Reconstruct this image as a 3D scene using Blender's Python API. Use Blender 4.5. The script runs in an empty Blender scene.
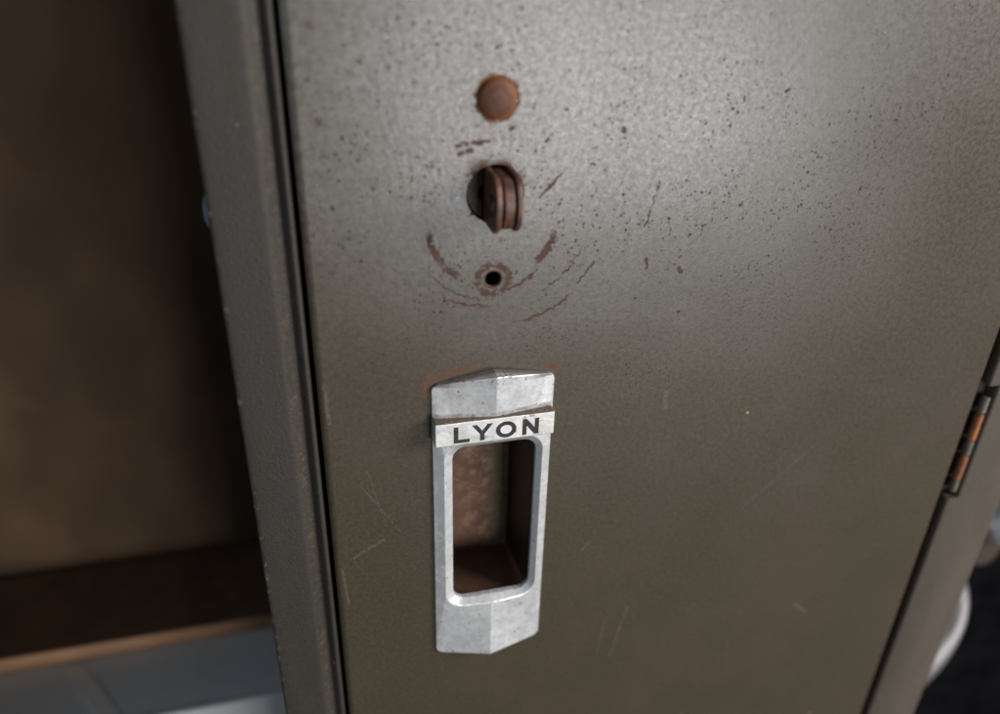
import bpy, bmesh, math, random
from mathutils import Vector, Matrix
random.seed(7)
S = bpy.context.scene
COL = S.collection
PI = math.pi

# ------------------------------------------------------------------ node helpers
class Mat:
    def __init__(s, name):
        s.m = bpy.data.materials.new(name); s.m.use_nodes = True
        s.t = s.m.node_tree; s.t.nodes.clear()
        s.out = s.t.nodes.new('ShaderNodeOutputMaterial')
        s.b = s.t.nodes.new('ShaderNodeBsdfPrincipled')
        s.t.links.new(s.b.outputs[0], s.out.inputs[0])
        s.tc = s.t.nodes.new('ShaderNodeTexCoord')
        s.p = s.tc.outputs['Object']
        sp = s.t.nodes.new('ShaderNodeSeparateXYZ'); s.t.links.new(s.p, sp.inputs[0])
        s.X, s.Y, s.Z = sp.outputs
    def put(s, sock, v):
        if isinstance(v, bpy.types.NodeSocket): s.t.links.new(v, sock)
        elif v is not None:
            if hasattr(sock.default_value, '__len__') and len(sock.default_value) == 4 and len(v) == 3: v = (*v, 1)
            sock.default_value = v
    def math(s, op, a, b=None, c=None, clamp=False):
        n = s.t.nodes.new('ShaderNodeMath'); n.operation = op; n.use_clamp = clamp
        s.put(n.inputs[0], a); s.put(n.inputs[1], b); s.put(n.inputs[2], c)
        return n.outputs[0]
    def add(s, a, b): return s.math('ADD', a, b)
    def sub(s, a, b): return s.math('SUBTRACT', a, b)
    def mul(s, a, b): return s.math('MULTIPLY', a, b)
    def mx(s, a, b): return s.math('MAXIMUM', a, b)
    def ramp(s, v, lo, hi, a=0.0, b=1.0):
        n = s.t.nodes.new('ShaderNodeMapRange'); n.interpolation_type = 'SMOOTHSTEP'
        s.put(n.inputs[0], v); n.inputs[1].default_value = lo; n.inputs[2].default_value = hi
        n.inputs[3].default_value = a; n.inputs[4].default_value = b
        return n.outputs[0]
    def noise(s, scale, detail=3, rough=.55, vec=None, stretch=None, off=None, dist=0):
        v = vec if vec is not None else s.p
        if stretch or off:
            mp = s.t.nodes.new('ShaderNodeMapping'); s.t.links.new(v, mp.inputs[0])
            if stretch: mp.inputs['Scale'].default_value = stretch
            if off: mp.inputs['Location'].default_value = off
            v = mp.outputs[0]
        n = s.t.nodes.new('ShaderNodeTexNoise'); s.t.links.new(v, n.inputs['Vector'])
        n.inputs['Scale'].default_value = scale; n.inputs['Detail'].default_value = detail
        n.inputs['Roughness'].default_value = rough; n.inputs['Distortion'].default_value = dist
        return n.outputs[0]
    def warp(s, scale, amt):
        n = s.t.nodes.new('ShaderNodeTexNoise'); s.t.links.new(s.p, n.inputs['Vector'])
        n.inputs['Scale'].default_value = scale; n.inputs['Detail'].default_value = 3
        a = s.t.nodes.new('ShaderNodeVectorMath'); a.operation = 'SUBTRACT'
        s.t.links.new(n.outputs['Color'], a.inputs[0]); a.inputs[1].default_value = (.5, .5, .5)
        b = s.t.nodes.new('ShaderNodeVectorMath'); b.operation = 'SCALE'
        s.t.links.new(a.outputs[0], b.inputs[0]); b.inputs['Scale'].default_value = amt
        c = s.t.nodes.new('ShaderNodeVectorMath'); c.operation = 'ADD'
        s.t.links.new(s.p, c.inputs[0]); s.t.links.new(b.outputs[0], c.inputs[1])
        return c.outputs[0]
    def specks(s, scale, rad, gate, seed=0, vec=None):
        """sparse irregular dots: 1 inside a dot. gate = share of cells left empty"""
        v = vec if vec is not None else s.p
        mp = s.t.nodes.new('ShaderNodeMapping'); s.t.links.new(v, mp.inputs[0])
        mp.inputs['Location'].default_value = (seed*.173, seed*.031, seed*.117)
        n = s.t.nodes.new('ShaderNodeTexVoronoi'); n.voronoi_dimensions = '3D'
        s.t.links.new(mp.outputs[0], n.inputs['Vector']); n.inputs['Scale'].default_value = scale
        c = s.t.nodes.new('ShaderNodeSeparateColor'); s.t.links.new(n.outputs['Color'], c.inputs[0])
        r = s.mul(s.ramp(c.outputs[0], gate, 1.0), rad)
        d = s.sub(r, n.outputs['Distance'])
        return s.ramp(d, 0.0, rad*.45)
    def mix(s, f, a, b):
        n = s.t.nodes.new('ShaderNodeMix'); n.data_type = 'RGBA'
        s.put(n.inputs[0], f); s.put(n.inputs[6], a); s.put(n.inputs[7], b)
        return n.outputs[2]
    def sep(s, vec):
        sp = s.t.nodes.new('ShaderNodeSeparateXYZ'); s.t.links.new(vec, sp.inputs[0]); return sp.outputs
    def seg(s, X, Z, a, b, w, soft=.5):
        """mask of a line segment (x,z in mm) of half width w mm"""
        ax, az, bx, bz = a[0]/1e3, a[1]/1e3, b[0]/1e3, b[1]/1e3
        dx, dz = bx-ax, bz-az; L2 = dx*dx+dz*dz
        px = s.sub(X, ax); pz = s.sub(Z, az)
        t = s.math('ADD', s.mul(px, dx/L2), s.mul(pz, dz/L2), clamp=True)
        ex = s.sub(px, s.mul(t, dx)); ez = s.sub(pz, s.mul(t, dz))
        d = s.math('SQRT', s.add(s.mul(ex, ex), s.mul(ez, ez)))
        return s.ramp(d, w/1e3*(1-soft), w/1e3*(1+soft), 1, 0)
    def ring(s, X, Z, c, r, w, a0=None, a1=None, soft=.4):
        px = s.sub(X, c[0]/1e3); pz = s.sub(Z, c[1]/1e3)
        d = s.math('SQRT', s.add(s.mul(px, px), s.mul(pz, pz)))
        m = s.ramp(s.math('ABSOLUTE', s.sub(d, r/1e3)), w/1e3*(1-soft), w/1e3*(1+soft), 1, 0)
        if a0 is not None:                        # angle measured from straight down, + to the right, degrees
            ang = s.math('ARCTAN2', px, s.mul(pz, -1))
            m = s.mul(m, s.mul(s.ramp(ang, math.radians(a0)-.08, math.radians(a0)+.08),
                               s.ramp(ang, math.radians(a1)-.08, math.radians(a1)+.08, 1, 0)))
        return m
    def bump(s, h, strength, dist, prev=None):
        n = s.t.nodes.new('ShaderNodeBump'); n.inputs['Strength'].default_value = strength
        n.inputs['Distance'].default_value = dist
        s.put(n.inputs['Height'], h)
        if prev is not None: s.t.links.new(prev, n.inputs['Normal'])
        return n.outputs[0]
    def set(s, color=None, rough=None, metal=None, spec=None, normal=None):
        if color is not None: s.put(s.b.inputs['Base Color'], color)
        if rough is not None: s.put(s.b.inputs['Roughness'], rough)
        if metal is not None: s.put(s.b.inputs['Metallic'], metal)
        if spec is not None: s.put(s.b.inputs['Specular IOR Level'], spec)
        if normal is not None: s.put(s.b.inputs['Normal'], normal)
        return s.m

OLIVE = (.043, .0322, .0165)
def mat_door():
    m = Mat('worn_olive_paint')
    w = m.warp(900, .0012); WX, _, WZ = m.sep(w)
    base = m.mix(m.ramp(m.noise(22, 4, .6), .35, .65), OLIVE, (.053, .039, .0235))
    base = m.mix(m.ramp(m.noise(9, 3), .45, .7), base, (.038, .0325, .0165))
    mott = m.noise(650, 4, .6)
    base = m.mix(m.ramp(mott, .38, .62, .0, .6), base, (.066, .053, .037))
    fine = m.noise(1500, 3, .7)
    base = m.mix(m.ramp(fine, .30, .48, .55, 0), base, (.032, .029, .022))
    # film of chalky grime worn pale round the lock
    dx = m.mul(m.sub(m.X, .02), .65); dz = m.sub(m.Z, .135)
    dd = m.math('SQRT', m.add(m.mul(dx, dx), m.mul(dz, dz)))
    wear = m.mul(m.ramp(m.add(dd, m.mul(m.sub(m.noise(35, 4, .6), .5), .09)), .02, .125, 1, 0), .9)
    chalk = m.mul(wear, m.ramp(m.noise(330, 5, .75), .38, .60))
    base = m.mix(m.mul(chalk, .45), base, (.165, .16, .152))
    # dark pits, densest in the worn zone
    W2 = m.warp(480, .0035)
    dens = m.mul(m.ramp(m.noise(32, 3), .40, .60, .12, 1), m.ramp(dd, .05, .24, 1, .12))
    pit = m.mx(m.specks(800, .50, .50, 1, w), m.specks(430, .36, .66, 2, w))
    pit = m.mul(pit, dens)
    big = m.mul(m.mx(m.specks(95, .13, .66, 3, W2), m.specks(160, .16, .74, 8, W2)), m.ramp(dd, .07, .2, 1, .0))
    base = m.mix(m.mul(pit, .52), base, (.030, .026, .026))
    base = m.mix(m.mul(big, .8), base, (.035, .026, .026))
    # reddish primer spots
    red = m.mul(m.specks(130, .22, .82, 5, W2), m.ramp(m.noise(18, 2, off=(.3, 0, .1)), .42, .6))
    RX, _, RZ = m.sep(W2)
    brk = m.ramp(m.noise(300, 4, .7), .36, .50)
    marks = None
    def acc(a, b): return b if a is None else m.mx(a, b)
    for c, r, ww, a0, a1 in [((-2, 85), 22.4, 1.15, -84, -33), ((-1, 85), 21.5, 1.25, 44, 76),
                             ((-2, 82), 22.5, .6, 8, 44), ((-2, 88), 34, .45, -28, -2), ((2, 84), 38, .42, 8, 42),
                             ((-1, 86), 29.5, .3, -52, -10), ((0, 88), 34, .3, 30, 64)]:
        marks = acc(marks, m.ring(RX, RZ, c, r, ww, a0, a1))
    marks = m.mul(marks, m.ramp(m.noise(260, 4, .7), .34, .5, .25, 1))
    prim = m.mx(marks, m.mul(m.ring(RX, RZ, (-1.7, 64.3), 5.6, 1.3), m.ramp(m.noise(330, 3, .6, off=(1, 0, 2)), .38, .55, .2, 1)))
    for a, b, ww in [((14, 93), (22, 102), .5), ((58, 96), (54, 80), .28), ((-15, 112), (-4, 113), .55),
                     ((-14, 109), (-10, 110), .7), ((56, 68), (57, 64), .6), ((70, 63), (71, 61), .6), ((30, 60), (36, 68), .4)]:
        prim = m.mx(prim, m.mul(m.seg(RX, RZ, a, b, ww), brk))
    prim = m.mx(prim, m.mul(red, .8))
    prim = m.mx(prim, m.ring(m.X, m.Z, (-1.7, 64.3), 2.6, 1.0))
    base = m.mix(m.mul(prim, .7), base, (.085, .043, .036))
    # dark scuffs and scratches
    sc = None
    for a, b, ww in [((-37, 137), (-38.5, 129), .5), ((-37, 140), (-36, 137), .6), ((-28, 139), (-27.5, 131), .7),
                     ((-13, 163), (-10, 160), 1.0), ((28, 130), (36, 118), .55), ((-20, 128), (-16, 119), .3),
                     ((-24, 88), (-24.5, 60), .35), ((26, 75), (26, 50), .25), ((-20, 70), (-17, 82), .25)]:
        sc = acc(sc, m.seg(RX, RZ, a, b, ww))
    base = m.mix(m.mul(sc, m.ramp(m.noise(350, 3), .3, .5, 0, .7)), base, (.034, .030, .028))
    # pale scratches low on the door
    FX, FZ = WX, WZ
    pl = None
    for a, b, ww in [((-55, -53), (-45, -47), .55), ((-58, -55), (-50, -49), .35), ((62, -144), (68, -112), .3),
                     ((55, -140), (57, -118), .25), ((163, -132), (170, -138), .9), ((72, 8), (73, 0), .9),
                     ((-63.2, 28), (-62.6, 12), .7), ((-62.8, -60), (-61.5, -80), .5), ((42, -70), (45, -66), .5),
                     ((-52, -20), (-38, -45), .18), ((-50, -12), (-44, -40), .15), ((120, -60), (150, -30), .18)]:
        pl = acc(pl, m.seg(FX, FZ, a, b, ww))
    lt = m.mul(m.specks(60, .14, .80, 9, W2), m.ramp(m.Z, -.02, .02, 1, .0))
    pale = m.mul(m.mx(pl, m.mul(lt, .8)), m.ramp(m.noise(500, 3), .35, .55, .2, 1))
    base = m.mix(m.mul(pale, .34), base, (.17, .135, .11))
    chips = m.mul(m.specks(85, .07, .86, 12), 1)
    base = m.mix(chips, base, (.42, .27, .15))
    # rust blooming round the bolt, the hole and the handle's corners
    rn = m.noise(480, 4, .65)
    rust = m.mul(m.ring(RX, RZ, (-1.5, 126.3), 6.0, 1.5), m.ramp(rn, .3, .45))
    rust2 = m.mul(m.ring(RX, RZ, (-1.5, 126.5), 0, 12.5, soft=.9), m.ramp(rn, .45, .62, 0, .35))
    for a, b, ww in [((-25.5, 22), (-24, 26), 2.6), ((-23, 26.5), (-9, 29.5), 1.5), ((21, 26.5), (25, 25), 1.8), ((-26, 18), (-25.5, 24), 1.2)]:
        rust2 = m.mx(rust2, m.mul(m.seg(RX, RZ, a, b, ww, .8), m.ramp(rn, .30, .60, .05, .95)))
    rust2 = m.mx(rust2, m.mul(m.ring(RX, RZ, (-1.5, 95.2), 10.6, 1.6, 100, 179, soft=.9), m.ramp(rn, .4, .55, 0, .6)))
    rust2 = m.mx(rust2, m.mul(m.ring(RX, RZ, (-1.5, 95.2), 10.6, 1.8, -179, -120, soft=.9), m.ramp(rn, .4, .55, 0, .6)))
    # rust along the folded right-hand edge
    rust2 = m.mx(rust2, m.mul(m.ramp(m.X, .2298, .2312), m.ramp(m.noise(120, 3), .35, .6, .2, .7)))
    base = m.mix(rust2, base, (.11, .052, .030))
    base = m.mix(m.mul(rust, .85), base, (.150, .062, .030))
    # roughness
    dirt = m.mx(m.mx(pit, big), m.mx(prim, m.mx(rust, rust2)))
    ro = m.ramp(m.noise(520, 5, .7), .3, .7, .25, .37)
    ro = m.math('ADD', ro, m.mul(m.sub(m.noise(14, 3), .5), .14))
    ro = m.math('ADD', ro, m.ramp(mott, .40, .60, .045, 0))
    ro = m.mx(ro, m.mul(dirt, .9))
    n = m.bump(m.noise(700, 2, .6), .22, .00015)
    n = m.bump(m.noise(14, 1), .4, .0015, n)
    return m.set(base, ro, 0, m.mul(m.ramp(fine, .3, .5, .38, .75), m.math('SUBTRACT', 1, m.mul(dirt, .8), clamp=True)), n)

def mat_frame(name='olive_frame_paint', pale=(.033, .027, .0235), base0=(.027, .022, .017)):
    m = Mat(name)
    base = m.mix(m.ramp(m.noise(30, 4, .6, stretch=(1, 1, .3)), .35, .65), base0, pale)
    base = m.mix(m.ramp(m.noise(900, 3, .6), .3, .7, 0, .5), base, (.04, .036, .028))
    gn = m.mul(m.ramp(m.noise(330, 3, .7), .54, .66), m.ramp(m.math('ABSOLUTE', m.sub(m.X, -.0735)), .0006, .0035, 1, 0))
    base = m.mix(m.mul(gn, .4), base, (.11, .072, .040))
    en = m.mul(m.ramp(m.math('ABSOLUTE', m.sub(m.X, -.0932)), .0, .0022, 1, 0), m.ramp(m.noise(210, 4, .7), .55, .66))
    base = m.mix(m.mul(en, .8), base, (.17, .13, .08))
    base = m.mix(m.specks(90, .09, .8, 4), base, (.26, .18, .11))
    ro = m.ramp(m.noise(300, 3), .3, .7, .46, .60)
    n = m.bump(m.noise(900, 3, .6), .42, .0005)
    return m.set(base, ro, 0, .32, n)

def mat_inner():
    m = Mat('stained_brown_interior')
    base = m.mix(m.ramp(m.noise(5, 3, .6, stretch=(1, 1, .45)), .3, .7), (.085, .052, .031), (.270, .165, .090))
    base = m.mix(m.ramp(m.noise(16, 3), .5, .8, 0, .4), base, (.22, .12, .06))
    return m.set(base, .7, 0, .2, m.bump(m.noise(60, 3), .3, .002))

def mat_zinc():
    m = Mat('weathered_cast_metal')
    w = m.warp(500, .002)
    base = m.mix(m.ramp(m.noise(280, 5, .7), .32, .68), (.70, .71, .72), (.80, .81, .82))
    base = m.mix(m.ramp(m.noise(55, 4, .6, off=(2, 1, 0)), .5, .75, 0, .45), base, (.55, .54, .50))
    st = m.mul(m.ramp(m.noise(300, 5, .75), .50, .62), m.ramp(m.noise(60, 2), .40, .55))
    base = m.mix(m.mul(st, .6), base, (.17, .14, .10))
    pit = m.mx(m.specks(420, .34, .50, 3, w), m.specks(170, .24, .45, 6, w))
    base = m.mix(m.mul(pit, .8), base, (.09, .075, .06))
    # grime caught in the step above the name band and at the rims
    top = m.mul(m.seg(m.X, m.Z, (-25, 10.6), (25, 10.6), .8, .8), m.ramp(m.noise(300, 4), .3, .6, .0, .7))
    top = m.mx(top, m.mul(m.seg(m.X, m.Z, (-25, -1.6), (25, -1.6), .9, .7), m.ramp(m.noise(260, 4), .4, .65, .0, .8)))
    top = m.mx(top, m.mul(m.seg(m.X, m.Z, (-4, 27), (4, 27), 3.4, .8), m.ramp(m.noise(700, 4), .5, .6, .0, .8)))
    top = m.mx(top, m.mul(m.mul(m.ramp(m.Y, -.0042, -.0018), m.ramp(m.Z, .0225, .0236)), .85))  # top wall darkened: shade painted in together with real grime
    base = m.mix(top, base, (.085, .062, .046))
    dirt = m.mx(m.mx(st, pit), top)
    ro = m.ramp(m.noise(180, 5, .7), .3, .7, .28, .42)
    ro = m.mx(ro, m.mul(dirt, .7))
    met = m.math('SUBTRACT', .62, m.mul(dirt, .6), clamp=True)
    n = m.bump(m.noise(420, 4, .6), .35, .0003)
    n = m.bump(m.noise(60, 2), .3, .0012, n)
    return m.set(base, ro, met, .5, n)

def mat_band():
    m = Mat('white_worn_name_band')
    base = m.mix(m.ramp(m.noise(150, 5, .65), .3, .7), (.68, .67, .65), (.80, .79, .77))
    st = m.mul(m.specks(330, .45, .55, 3, m.warp(500, .002)), m.ramp(m.noise(70, 2), .4, .6))
    base = m.mix(m.mul(st, .7), base, (.28, .20, .13))
    y = m.mul(m.ramp(m.noise(90, 3, off=(3, 0, 0)), .5, .68), .35)
    base = m.mix(y, base, (.50, .42, .30))
    # dirt lying on the top ledge of the band
    top = m.mul(m.ramp(m.Z, .0092, .0095), m.ramp(m.noise(400, 3), .2, .5, .7, 1))
    base = m.mix(top, base, (.13, .09, .065))
    n = m.bump(m.noise(500, 4), .3, .0003)
    return m.set(base, m.mx(m.ramp(m.noise(200, 4), .3, .7, .34, .5), m.mul(top, .8)), m.math('SUBTRACT', .55, m.mul(top, .55)), .5, n)

def mat_rust(name, a, b, c, scale=1.0, rough=.62, sp=.4):
    m = Mat(name)
    base = m.mix(m.ramp(m.noise(170*scale, 5, .65), .32, .68), a, b)
    base = m.mix(m.ramp(m.noise(420*scale, 4, .7, off=(1, 2, 3)), .5, .7, 0, .8), base, c)
    n = m.bump(m.noise(520*scale, 5, .7), .7, .0005)
    return m.set(base, rough, 0, sp, n)

def mat_patina():
    m = Mat('scratched_cup_patina')
    base = m.mix(m.ramp(m.noise(70, 4, .6), .35, .65), (.15, .070, .048), (.22, .110, .072))
    blot = m.ramp(m.noise(190, 5, .7, dist=.3, off=(.7, 0, .2)), .47, .62)
    grad = m.ramp(m.X, -.012, .006, .15, 1)
    base = m.mix(m.mul(m.mul(blot, grad), .9), base, (.40, .25, .13))
    base = m.mix(m.mul(m.ramp(m.X, .004, .011), .6), base, (.24, .21, .14))
    FX, _, FZ = m.sep(m.warp(300, .002))
    sc = m.mx(m.seg(FX, FZ, (-13, -44), (4, -54), .35), m.seg(FX, FZ, (-3, -30), (2, -36), .4))
    base = m.mix(m.mul(sc, .5), base, (.36, .22, .12))
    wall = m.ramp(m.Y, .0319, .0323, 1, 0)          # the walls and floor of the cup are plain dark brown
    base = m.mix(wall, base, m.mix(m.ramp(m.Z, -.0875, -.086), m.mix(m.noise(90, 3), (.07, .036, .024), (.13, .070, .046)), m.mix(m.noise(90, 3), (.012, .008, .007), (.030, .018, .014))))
    return m.set(base, .42, 0, .45, m.bump(m.noise(300, 4), .3, .0004))

def mat_plain(name, a, b, scale=60, rough=.6, metal=0, bump=.2, bd=.001, spec=.4):
    m = Mat(name)
    return m.set(m.mix(m.ramp(m.noise(scale, 4, .6), .3, .7), a, b), rough, metal, spec, m.bump(m.noise(scale*3, 4), bump, bd))

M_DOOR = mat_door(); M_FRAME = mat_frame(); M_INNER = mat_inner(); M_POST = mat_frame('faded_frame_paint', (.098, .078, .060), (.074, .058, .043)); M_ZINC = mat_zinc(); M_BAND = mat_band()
M_BOLT = mat_rust('rusty_bolt', (.105, .045, .028), (.20, .078, .034), (.075, .040, .035), .8, .45, .5)
_b = Mat('rusty_bolt_head')
_d = _b.ring(_b.X, _b.Z, (-1.6, 126.4), 6.4, 1.5, soft=.8)
_c = _b.mix(_b.ramp(_b.noise(190, 5, .65), .32, .68), (.058, .028, .023), (.125, .054, .032))
_c = _b.mix(_b.mul(_d, .9), _c, (.165, .062, .028))
M_BOLT = _b.set(_c, .6, 0, .25, _b.bump(_b.noise(420, 5, .7), .8, .0006))
M_HASP = mat_rust('rusty_hasp', (.045, .022, .017), (.190, .075, .043), (.028, .024, .028), 1.2, .40, .55)
M_CUPD = mat_rust('dark_lock_cup', (.060, .038, .026), (.120, .066, .040), (.035, .028, .022), 1, .4, .5)
M_KNUC = mat_rust('grey_hinge_steel', (.10, .088, .07), (.17, .15, .125), (.14, .09, .06), .6, .6)
M_ORANGE = mat_rust('orange_rust', (.26, .088, .034), (.36, .13, .05), (.12, .06, .04), .6, .7)
M_PATINA = mat_patina()
M_INK_SHADE = mat_plain('black_ink_and_eye_shade', (.012, .012, .014), (.03, .03, .034), 500, .45)
M_TRAY = mat_plain('grey_shelf_paint', (.68, .75, .76), (.78, .82, .82), 14, .4, .0, .2, .002, .5)
M_LIP = mat_plain('pale_shelf_edge', (.78, .80, .78), (.86, .86, .84), 20, .45)
M_WOOD = mat_plain('dark_stained_wood', (.12, .075, .045), (.20, .12, .07), 25, .6)
M_WEDGE = mat_plain('raw_wood_edge', (.36, .19, .10), (.48, .27, .15), 20, .7)
M_RUBBER = mat_plain('pale_rubber', (.20, .25, .31), (.26, .31, .37), 100, .5)
M_GROUND = mat_plain('dark_concrete', (.035, .033, .031), (.06, .056, .05), 6, .85, 0, .5, .01)
M_BLACK = mat_plain('near_black_for_shade', (.003, .003, .0035), (.006, .006, .007), 30, .95, spec=0)
M_LID = mat_plain('blue_grey_cloth', (.050, .060, .068), (.085, .095, .105), 25, .85)
M_HOSE = mat_plain('pale_ribbed_plastic', (.075, .068, .072), (.11, .10, .106), 60, .4)
M_KNOB = mat_plain('brown_latch', (.025, .016, .012), (.05, .032, .024), 60, .6)

# ------------------------------------------------------------------ mesh helpers
def link(o, parent=None):
    COL.objects.link(o)
    if parent: o.parent = parent
    return o
def obj(name, bm, mats, parent=None, smooth=None):
    me = bpy.data.meshes.new(name)
    bmesh.ops.recalc_face_normals(bm, faces=bm.faces)
    bm.to_mesh(me); bm.free()
    for mm in (mats if isinstance(mats, (list, tuple)) else [mats]): me.materials.append(mm)
    o = bpy.data.objects.new(name, me)
    if smooth is not None:
        me.polygons.foreach_set('use_smooth', [True]*len(me.polygons))
        me.set_sharp_from_angle(angle=math.radians(smooth))
    return link(o, parent)
def tag(o, label=None, cat=None, group=None, kind=None):
    for k, v in (('label', label), ('category', cat), ('group', group), ('kind', kind)):
        if v: o[k] = v
    return o
def bevel(o, w, seg=3, ang=30, harden=True):
    b = o.modifiers.new('bevel', 'BEVEL'); b.width = w; b.segments = seg
    b.limit_method = 'ANGLE'; b.angle_limit = math.radians(ang); b.harden_normals = harden
    o.data.polygons.foreach_set('use_smooth', [True]*len(o.data.polygons))
    return o
def box(bm, x0, x1, y0, y1, z0, z1, mi=0):
    v = [bm.verts.new((x, y, z)) for x in (x0, x1) for y in (y0, y1) for z in (z0, z1)]
    fs = [(0, 1, 3, 2), (4, 6, 7, 5), (0, 4, 5, 1), (2, 3, 7, 6), (0, 2, 6, 4), (1, 5, 7, 3)]
    for f in fs: bm.faces.new([v[i] for i in f]).material_index = mi
def mk_box(name, b, mat, parent=None, bev=None):
    bm = bmesh.new(); box(bm, *b); o = obj(name, bm, mat, parent)
    if bev: bevel(o, bev)
    return o
def loft(bm, loops, close=True, mi=0):
    vs = [[bm.verts.new(p) for p in L] for L in loops]
    n = len(vs[0]); fs = []
    for a, b in zip(vs, vs[1:]):
        for i in range(n if close else n-1):
            j = (i+1) % n
            f = bm.faces.new((a[i], a[j], b[j], b[i])); f.material_index = mi; fs.append(f)
    return vs, fs
def tube(bm, pts, rad, n=16, mi=0, caps=True):
    loops = []
    for i, p in enumerate(pts):
        p = Vector(p); q = Vector(pts[min(i+1, len(pts)-1)]) - Vector(pts[max(i-1, 0)])
        q.normalize(); u = q.cross(Vector((0, 0, 1)) if abs(q.z) < .9 else Vector((0, 1, 0))).normalized(); w = q.cross(u)
        r = rad(i) if callable(rad) else rad
        loops.append([p + u*math.cos(2*PI*k/n)*r + w*math.sin(2*PI*k/n)*r for k in range(n)])
    vs, _ = loft(bm, loops, True, mi)
    if caps: bm.faces.new(vs[0]); bm.faces.new(vs[-1])

# ------------------------------------------------------------------ the locker
TOP, BOT = .62, -.98
ZF = -1.02                                   # floor level
locker = bpy.data.objects.new('metal_locker', None); link(locker)
tag(locker, 'worn olive steel locker with a closed door, metal handle and open compartment beside it', 'locker')

# --- door with real openings
def circle(cx, cz, r, n=64): return [(cx+r*math.cos(2*PI*k/n), cz+r*math.sin(2*PI*k/n)) for k in range(n)]
LOCK = (-.0015, .0953, .0101); HOLE = (-.0017, .0643, .0032)
bm = bmesh.new()
XL, XR, RB = -.0658, .2325, .0026
fl, fr, fb, ft = XL+RB, XR-RB, BOT+RB, TOP-RB
def ringverts(pts, y=0): return [bm.verts.new((x, y, z)) for x, z in pts]
outer = ringverts([(fl, fb), (fr, fb), (fr, ft), (fl, ft)])
edges = [bm.edges.new((outer[i], outer[(i+1) % 4])) for i in range(4)]
holes = []
for pts in (circle(*LOCK), circle(*HOLE, 40), [(-.0185, -.0905), (.0177, -.0905), (.0177, -.001), (-.0185, -.001)]):
    vs = ringverts(pts); holes.append(vs)
    edges += [bm.edges.new((vs[i], vs[(i+1) % len(vs)])) for i in range(len(vs))]
bmesh.ops.triangle_fill(bm, use_beauty=True, use_dissolve=False, edges=edges)
for vs, c in zip(holes, (LOCK, HOLE, None)):             # rolled lip of each opening
    prev = vs
    steps = [(.0001, .0004), (.0006, .0003), (.0014, .0003)] if c else [(.0012, 0)]
    for dy, ins in [(.00012, -.00025), (.0004, -.0004), (.0014, -.0004)] if c else [(.0012, 0)]:
        nv = []
        for v in vs:
            if c:
                d = Vector((v.co.x-c[0], 0, v.co.z-c[1])); k = 1+ins/c[2]
                nv.append(bm.verts.new((c[0]+d.x*k, dy, c[1]+d.z*k)))
            else: nv.append(bm.verts.new((v.co.x, dy, v.co.z)))
        for i in range(len(vs)):
            j = (i+1) % len(vs); bm.faces.new((prev[i], prev[j], nv[j], nv[i])).smooth = True
        prev = nv
loops = []
for k in range(0, 9):                                    # folded outer edge
    a = k/8*PI/2; s = math.sin(a)*RB; d = (1-math.cos(a))*RB
    loops.append([(fl-s, d, fb-s), (fr+s, d, fb-s), (fr+s, d, ft+s), (fl-s, d, ft+s)])
loops.append([(XL, .018, BOT), (XR, .018, BOT), (XR, .018, TOP), (XL, .018, TOP)])
loops.append([(XL+.012, .018, BOT+.012), (XR-.012, .018, BOT+.012), (XR-.012, .018, TOP-.012), (XL+.012, .018, TOP-.012)])
vs, fs = loft(bm, loops)
for f in fs: f.smooth = True
me = bpy.data.meshes.new('door')
for v in bm.verts: pass
# orient faces of the front outward (towards -Y)
bmesh.ops.remove_doubles(bm, verts=bm.verts, dist=1e-6)
bmesh.ops.recalc_face_normals(bm, faces=bm.faces)
ff = max(bm.faces, key=lambda f: f.calc_area() if abs(f.normal.y) > .99 and abs(f.calc_center_median().y) < 1e-5 else 0)
if ff.normal.y > 0: bmesh.ops.reverse_faces(bm, faces=bm.faces)
for f in bm.faces:
    if all(abs(v.co.y) < 2e-5 for v in f.verts):
        f.smooth = False
        f.normal_update()
        if f.normal.y > 0: f.normal_flip()
bm.to_mesh(me); bm.free(); me.materials.append(M_DOOR)
door = link(bpy.data.objects.new('door', me), locker)

# --- bolt head
bm = bmesh.new(); loops = []; R_ = .0064
for k in range(0, 13):
    a = k/12*PI/2
    loops.append([(-.0016+R_*math.cos(a)*math.cos(t), -.0002-.0030*math.sin(a)**.9, .1264+R_*math.cos(a)*math.sin(t)) for t in [2*PI*i/40 for i in range(40)]][:40] if k < 12 else
                 [(-.0016+1e-5*math.cos(t), -.0032, .1264+1e-5*math.sin(t)) for t in [2*PI*i/40 for i in range(40)]])
loops.insert(0, [(x, .0004, z) for x, y, z in loops[0]])
loft(bm, loops); bmesh.ops.remove_doubles(bm, verts=bm.verts, dist=3e-5)
obj('bolt_head', bm, M_BOLT, door, smooth=60)

# --- dark turning disc behind the lock opening
cx, cz = LOCK[0], LOCK[1]
bm = bmesh.new()
def prism_xz(bm, pts, y0, y1):
    a = [bm.verts.new((x, y0, z)) for x, z in pts]; b = [bm.verts.new((x, y1, z)) for x, z in pts]
    bm.faces.new(a); bm.faces.new(b)
    for i in range(len(pts)): j = (i+1) % len(pts); bm.faces.new((a[i], a[j], b[j], b[i]))
def cap_pts(side, xc, r, notch=0):
    a = math.acos(abs(xc)/r); out = []
    for k in range(25):
        t = (PI-a + 2*a*k/24) if side < 0 else (-a + 2*a*k/24)
        out.append((cx+r*math.cos(t), cz+r*math.sin(t)))
    if notch: out += [(cx+side*abs(xc), cz-.0028), (cx+side*abs(xc)-notch*.8, cz-.0018), (cx+side*abs(xc)-notch, cz), (cx+side*abs(xc)-notch*.8, cz+.0018), (cx+side*abs(xc), cz+.0028)]
    return out
prism_xz(bm, cap_pts(-1, .0042, .0093, .0014), .0016, .0030)
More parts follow.
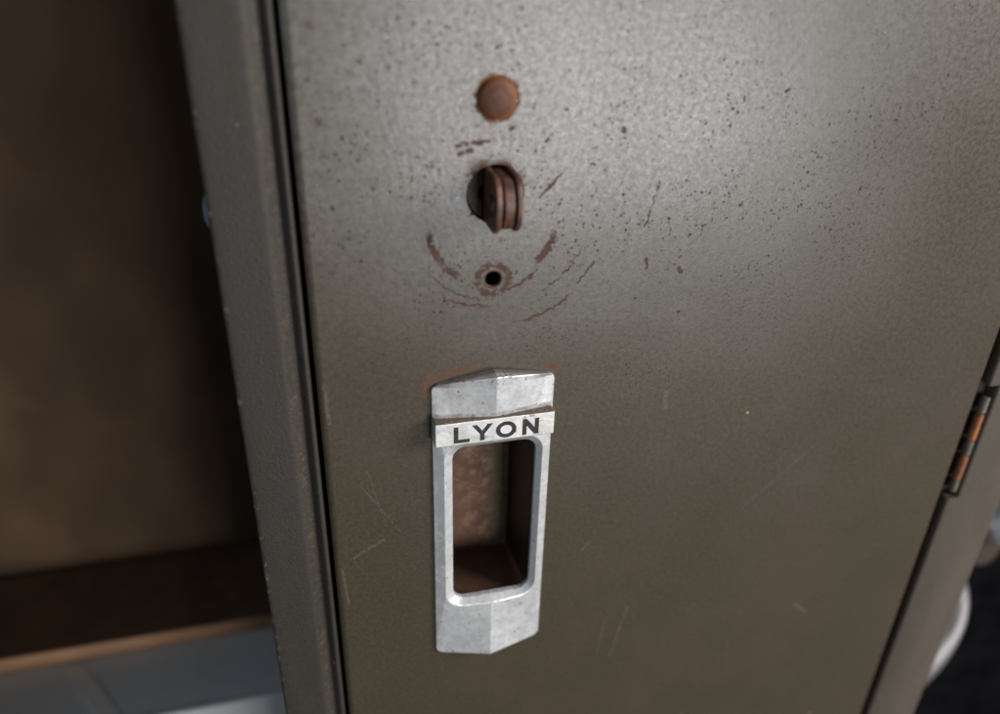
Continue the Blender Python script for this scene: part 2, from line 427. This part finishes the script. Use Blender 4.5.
prism_xz(bm, cap_pts(1, .0052, .0093), .0016, .0030)
loft(bm, [[(x, y, z) for x, z in circle(cx, cz, .0100, 48)] for y in (.0014, .016)])
bm.faces.new([bm.verts.new((x, .016, z)) for x, z in circle(cx, cz, .0100, 48)])
o = obj('lock_disc', bm, M_CUPD, door)

# --- three rounded hasp plates standing out of the lock opening
def hasp(x0, x1, r, front, zc, yb=.010, hw=.0026):
    bm = bmesh.new(); out = []
    yc = front + .0062
    for k in range(33):
        t = -PI/2 + PI*k/32
        out.append((yc - (yc-front)*math.cos(t), zc + r*math.sin(t)))
    out = [(yb, zc-r)] + out + [(yb, zc+r)]
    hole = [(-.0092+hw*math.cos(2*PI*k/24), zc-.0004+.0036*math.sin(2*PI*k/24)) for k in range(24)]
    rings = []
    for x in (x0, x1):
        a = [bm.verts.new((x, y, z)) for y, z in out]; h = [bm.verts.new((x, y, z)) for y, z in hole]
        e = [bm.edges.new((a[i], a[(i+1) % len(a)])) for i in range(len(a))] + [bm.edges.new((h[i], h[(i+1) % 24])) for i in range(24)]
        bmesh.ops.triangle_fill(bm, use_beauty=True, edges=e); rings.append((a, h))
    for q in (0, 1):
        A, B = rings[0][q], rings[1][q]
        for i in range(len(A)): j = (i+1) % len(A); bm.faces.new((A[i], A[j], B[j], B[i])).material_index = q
    o = obj('hasp_plate', bm, [M_HASP, M_INK_SHADE], door)  # eye walls coloured black for the shade and grime inside
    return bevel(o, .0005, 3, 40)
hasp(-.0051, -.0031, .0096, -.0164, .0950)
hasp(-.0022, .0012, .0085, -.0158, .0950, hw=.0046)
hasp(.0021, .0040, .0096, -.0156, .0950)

# --- cast pull handle
def outline(hw, tc, ts, bc, bs, r, nt=6, na=10, ns=14):
    """loop from top centre leftwards; (x,z)"""
    half = []
    for k in range(nt): t = k/nt; half.append((-(hw-r)*t, tc+(ts-tc)*t*(hw-r)/hw))
    zt = tc+(ts-tc)*(hw-r)/hw; zb = bc+(bs-bc)*(hw-r)/hw
    for k in range(na+1): a = PI/2*k/na; half.append((-(hw-r)-r*math.sin(a), zt-r+r*math.cos(a)))
    for k in range(1, ns): t = k/ns; half.append((-hw, (zt-r)*(1-t)+(zb+r)*t))
    for k in range(na+1): a = PI/2*k/na; half.append((-(hw-r)-r*math.cos(a), zb+r-r*math.sin(a)))
    for k in range(1, nt+1): t = k/nt; half.append((-(hw-r)*(1-t), zb*(1-t)+bc*t))
    return half + [(-x, z) for x, z in half[-2:0:-1]]
def H(x): return .0010+.0054*(1-min(1, abs(x)/.0240))
OUT = dict(tc=.0282, ts=.0235, bc=-.1200, bs=-.1165)
def Lp(hw, tc, ts, bc, bs, r, hf): return [(x, -(hf(x)), z) for x, z in outline(hw, tc, ts, bc, bs, r)]
def shift(L, d): return [(x+d, y, z) for x, y, z in L]
o0 = Lp(.0240, .0276, .0238, -.1187, -.1172, .0030, lambda x: -.0002)
o1 = Lp(.0240, .0276, .0238, -.1187, -.1172, .0030, H)
HI = lambda x: .0027+.0014*(1-min(1, abs(x)/.0196))
HI0 = HI
i0 = Lp(.0200, -.0026, -.0026, -.0886, -.0886, .0078, HI)
i1 = Lp(.0171, -.0056, -.0056, -.0862, -.0862, .0055, lambda x: .0009)
i2 = Lp(.0169, -.0058, -.0058, -.0860, -.0860, .0053, lambda x: -.0010)
def lerp(a, b, t):
    out = []
    for p, q in zip(a, b):
        out.append(tuple(p[k]*(1-t)+q[k]*t for k in range(3)))
    return out
i0, i1, i2 = shift(i0, .0004), shift(i1, .0010), shift(i2, .0010)
bm = bmesh.new(); loft(bm, [o0, o1, lerp(o1, i0, .25), lerp(o1, i0, .5), lerp(o1, i0, .75), i0, i1, i2])
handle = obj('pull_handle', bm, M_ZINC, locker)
bevel(handle, .0004, 3, 11)
handle.location.x = -.0007
BX = -.0004
band = mk_box('name_band', (-.0238, .0233, -.0062, -.0003, -.0008, .0096), M_BAND, handle, .0005)
# letters, slightly extended grotesque capitals with rounded corners
bm = bmesh.new(); LB, LT, w = .0003, .0076, .0018
Y0, Y1 = -.00625, -.0060
def poly(pts): prism_xz(bm, pts, Y0, Y1)
x = -.0166; poly([(x, LB), (x+.0062, LB), (x+.0062, LB+w*.85), (x+w, LB+w*.85), (x+w, LT), (x, LT)])
x = -.0096; e = x+.0082; c = (x+e)/2
poly([(c-w/2, LB), (c+w/2, LB), (c+w/2, LB+.0029), (e, LT), (e-w*1.15, LT), (c, LB+.0044), (x+w*1.15, LT), (x, LT), (c-w/2, LB+.0029)])
x = -.0002; rx, rz, mz = .0041, .0037, (LB+LT)/2
N = 40; ra = []
for f, g in ((1, 1),(1-w/rx, 1-w*.92/rz)):
    for y in (Y0, Y1): ra.append([bm.verts.new((x+rx+rx*f*math.cos(2*PI*k/N), y, mz+rz*g*math.sin(2*PI*k/N))) for k in range(N)])
for a, b in ((0, 2), (0, 1), (2, 3), (1, 3)):
    for i in range(N): j = (i+1) % N; bm.faces.new((ra[a][i], ra[a][j], ra[b][j], ra[b][i]))
x = .0104; e = x+.0066
poly([(x, LB), (x+w*.95, LB), (x+w*.95, LT-.0032), (e-w*.95, LB), (e, LB), (e, LT), (e-w*.95, LT), (e-w*.95, LB+.0032), (x+w*.95, LT), (x, LT)])
obj('lettering', bm, M_INK_SHADE, handle)
# cup behind the opening
bm = bmesh.new()
def rr(hw, t, b, y, r=.003): return [(x, y, z) for x, z in outline(hw, t, t, b, b, r, 3, 5, 5)]
vs, fs = loft(bm, [rr(.0174, -.0025, -.0895, .0005), rr(.0168, -.0028, -.0892, .0310, .002), rr(.0160, -.0036, -.0884, .0325, .002)])
bm.faces.new(vs[-1])
# overlapping inner sheet that leaves the dark line above the cup's floor
obj('recess_cup', bm, M_PATINA, handle)

# --- frame post between the two compartments
def extrude_z(bm, prof, z0, z1, mi=0):
    a = [bm.verts.new((x, y, z0)) for x, y in prof]; b = [bm.verts.new((x, y, z1)) for x, y in prof]
    fs = []
    for i in range(len(prof)-1): f = bm.faces.new((a[i], a[i+1], b[i+1], b[i])); f.material_index = mi; fs.append(f)
    return fs
def smooth_prof(pts, it=2):
    for _ in range(it):
        out = [pts[0]]
        for p, q in zip(pts, pts[1:]):
            out += [(p[0]*.75+q[0]*.25, p[1]*.75+q[1]*.25), (p[0]*.25+q[0]*.75, p[1]*.25+q[1]*.75)]
        pts = out+[pts[-1]]
    return pts
prof = [(-.0905, .020), (-.0934, .020), (-.0934, .0016), (-.0934, .0004), (-.0922, -.0002), (-.0780, -.0002), (-.0755, .0000), (-.0738, .0016), (-.0722, .0030), (-.0712, .0030), (-.0700, .0016), (-.0690, .0010), (-.0680, .0012), (-.0674, .0026), (-.0672, .006), (-.0672, .026), (-.0600, .026)]
bm = bmesh.new(); extrude_z(bm, smooth_prof(prof, 2), BOT, TOP)
post = obj('frame_post', bm, M_FRAME, locker, smooth=60)
bm = bmesh.new(); loops = []
for k in range(9):
    a = k/8*PI/2; loops.append([(-.0932-.0024*math.sin(a), .0105+.0062*math.cos(a)*math.cos(t)+1e-5*math.cos(t), .0915+.0062*math.cos(a)*math.sin(t)+1e-5*math.sin(t)) for t in [2*PI*i/24 for i in range(24)]])
loft(bm, loops)
obj('rubber_bumper', bm, M_RUBBER, post, smooth=80)
# right-hand post, with a cut-out for the hinge
XO = .2735
def rpost(z0, z1, xin):
    p = [(xin+.001, .020), (xin, .020), (xin, .0014), (xin+.0003, .0004), (xin+.0012, 0), (XO-.002, 0), (XO-.0006, .0005), (XO, .002), (XO, .020), (XO-.002, .020)]
    extrude_z(bm, p, z0, z1)
bm = bmesh.new()
rpost(BOT, -.0760, .2372); rpost(-.0760, -.0100, .2434); rpost(-.0100, TOP, .2372)
for z, s in ((-.0760, 1), (-.0100, -1)):                 # little end faces of the cut-out
    v = [bm.verts.new(c) for c in ((.2375, .0006, z), (.2434, .0006, z), (.2434, .018, z), (.2375, .018, z))]; bm.faces.new(v)
obj('frame_post', bm, M_POST, locker, smooth=50)
# hinge: knuckles and leaf
bm = bmesh.new(); box(bm, .2320, .2436, .0062, .0075, -.0755, -.0105)
hinge = obj('hinge', bm, M_FRAME, locker)
zz = [-.0108, -.0270, -.0432, -.0488, -.0640, -.0752]
zz = [-.0172, -.0268, -.0424, -.0516, -.0665, -.0735]
for i in range(5):
    bm = bmesh.new(); tube(bm, [(.2409, .0024, zz[i]-.0004), (.2409, .0024, zz[i+1]+.0004)], .0018, 20)
    k = obj('hinge_knuckle', bm, M_ORANGE if i in (1, 3) else M_KNUC, hinge, smooth=60)
    bevel(k, .0005, 2, 50)
    tag(k, 'orange rusted hinge knuckle' if i in (1, 3) else 'olive painted hinge knuckle')

# --- carcass
LX = -.47; BY = .31
def panel(name, b, mat): return mk_box(name, b, mat, locker)
panel('back_panel', (LX, XO-.001, BY, BY+.002, BOT, TOP), M_INNER)
panel('side_panel', (XO-.0022, XO-.0002, .0205, BY-.0005, BOT, TOP), M_FRAME)
panel('side_panel', (LX, LX+.002, .0205, BY-.0005, BOT, TOP), M_FRAME)
panel('partition_panel', (-.0815, -.0795, .0205, BY-.0005, BOT, TOP), M_INNER)
panel('top_panel', (LX, XO, .0005, BY+.002, TOP+.0005, TOP+.0025), M_FRAME)
panel('bottom_panel', (LX, XO, .0005, BY+.002, BOT-.0025, BOT-.0005), M_FRAME)
panel('kick_plate', (LX+.01, XO-.01, .012, .014, ZF, BOT-.003), M_FRAME)
bm = bmesh.new(); extrude_z(bm, [(LX, .020), (LX, .0004), (LX+.001, 0), (LX+.026, 0), (LX+.027, .001), (LX+.027, .020)], BOT, TOP)
obj('frame_post', bm, M_FRAME, locker, smooth=50)
# shelf of the open compartment with a pale turned-down edge
sh = mk_box('shelf', (LX+.003, -.0820, .1602, BY-.001, -.3148, -.3128), M_TRAY, locker)
mk_box('shelf_edge', (LX+.003, -.0820, .155, .1600, -.345, -.3123), M_LIP, sh, .002)
bm = bmesh.new()
P4 = [(-.2625, .2120), (-.2485, .2120), (-.2160, .1605), (-.2300, .1605)]
a = [bm.verts.new((x, y, -.3126)) for x, y in P4]; b = [bm.verts.new((x, y, -.3118)) for x, y in P4]
bm.faces.new(a); bm.faces.new(b)
for i in range(4): j = (i+1) % 4; bm.faces.new((a[i], a[j], b[j], b[i]))
obj('shelf_strip', bm, M_LIP, sh)  # pale raised strip running diagonally across the shelf


# --- board lying on the shelf
bm = bmesh.new()
box(bm, -.462, -.0835, .2180, .3070, -.3126, -.2985)
board = obj('wooden_board', bm, [M_WOOD, M_WEDGE], None)
for p in board.data.polygons:
    if p.normal.y < -.9: p.material_index = 1
bevel(board, .002, 2, 40)
tag(board, 'dark stained board with an orange brown front edge on the grey shelf', 'board')

# ------------------------------------------------------------------ beside the locker
chest = bpy.data.objects.new('added_black_chest', None); chest.location = (.62, .38, ZF); link(chest)
tag(chest, 'added black chest with a blue grey lid, dark in place of shadowed ground', 'chest')
def rel(o, p): o.parent = p; o.matrix_parent_inverse = Matrix.Translation(-Vector(p.location)); return o
rel(mk_box('chest_body', (.335, .95, .16, .62, ZF+.001, -.300), M_BLACK, None, .006), chest)  # near-black box added where the ground would show lit; stands for shade
rel(mk_box('lid', (.325, .96, .150, .63, -.2985, -.262), M_LID, None, .008), chest)
bm = bmesh.new(); tube(bm, [(.440, .120, -.262), (.440, .132, -.262), (.440, .148, -.262)], lambda i: (.012, .017, .013)[i], 24)
rel(obj('latch_knob', bm, M_KNOB, None, smooth=50), chest)

bm = bmesh.new(); pts = []; 
ctrl = [(.305, -.150), (.320, -.190), (.343, -.225), (.372, -.258), (.384, -.292), (.378, -.328), (.354, -.362), (.322, -.395), (.302, -.45), (.300, -.60), (.30, -.80), (.305, ZF+.02)]
ctrl = [Vector((a-.024, .085, max(b+.020, ZF+.02))) for a, b in ctrl]
def cr(P, t):
    i = min(int(t), len(P)-2); u = t-i
    a, b, c, d = P[max(i-1, 0)], P[i], P[i+1], P[min(i+2, len(P)-1)]
    return .5*((2*b)+(c-a)*u+(2*a-5*b+4*c-d)*u*u+(3*b-a-3*c+d)*u**3)
NP = 360
pts = [cr(ctrl, (len(ctrl)-1)*k/NP) for k in range(NP+1)]
tube(bm, pts, lambda i: .0235 + .0012*math.sin(i*PI/2), 20)
hose = obj('ribbed_hose', bm, M_HOSE, None, smooth=80)
tag(hose, 'pale grey ribbed plastic hose curving out from behind the right edge of the locker', 'hose')

# ground
bm = bmesh.new(); N = 60
vs = [bm.verts.new(((-1)**(i in (0, 3))*30, (-1)**(i < 2)*30, ZF)) for i in range(4)]
bm.faces.new(vs)
g = obj('ground', bm, M_GROUND); g['kind'] = 'structure'
if g.data.polygons[0].normal.z < 0:
    g.data.flip_normals()

# ------------------------------------------------------------------ light
W = bpy.data.worlds.new('World'); S.world = W; W.use_nodes = True
nt = W.node_tree; bg = nt.nodes['Background']
bg.inputs[0].default_value = (.62, .78, 1.0, 1); bg.inputs[1].default_value = .12
def area(name, az, el, dist, sx, sy, power, col, target=(.03, 0, .05)):
    L = bpy.data.lights.new(name, 'AREA'); L.shape = 'RECTANGLE'; L.size = sx; L.size_y = sy; L.energy = power; L.color = col
    o = bpy.data.objects.new(name, L); COL.objects.link(o)
    a, e = math.radians(az), math.radians(el)
    t = Vector(target); p = t + dist*Vector((math.sin(a)*math.cos(e), -math.cos(a)*math.cos(e), math.sin(e)))
    o.location = p; o.rotation_euler = (t-p).to_track_quat('-Z', 'Y').to_euler()
    return o
area('ground_bounce_light', 20, -8, 3.0, 1.5, .95, 50, (.985, .985, 1.0))  # unseen low lamp standing in for ground bounce, makes the door's sheen
area('right_key_light', 60, 18, 2.6, 1.0, 1.0, 100, (1.0, .97, .93))  # unseen key lamp from the right, brightens the handle's right facets
area('left_fill_light', -62, 20, 2.6, 1.2, 1.2, 7, (.62, .80, 1.0))  # bluish fill lamp added on the left for the left-hand facets

# ------------------------------------------------------------------ camera
cd = bpy.data.cameras.new('camera'); cam = bpy.data.objects.new('camera', cd); COL.objects.link(cam)
R = [[0.9685754234176771, -0.09980604531748896, 0.22781659831836426], [-0.24756849013460447, -0.47490695089625856, 0.8444958440885846], [0.02390589558539572, -0.8743581310358485, -0.48469203299389824]]
m = Matrix([[R[i][0], -R[i][1], -R[i][2], 0] for i in range(3)]+[[0, 0, 0, 1]])
m.translation = Vector((-.06728610159, -.25544724519, .17915192243))
cam.matrix_world = m
cd.sensor_width = 22.2; cd.lens = .811*22.2; cd.clip_start = .01; cd.clip_end = 200
cd.dof.use_dof = True
fp = Vector((.0, -.006, -.005))
cd.dof.focus_distance = (fp-m.translation).dot(Vector((R[0][2], R[1][2], R[2][2])))
cd.dof.aperture_fstop = 2.6
S.camera = cam
S.view_settings.view_transform = 'Standard'; S.view_settings.look = 'None'
S.view_settings.exposure = 0; S.view_settings.gamma = 1
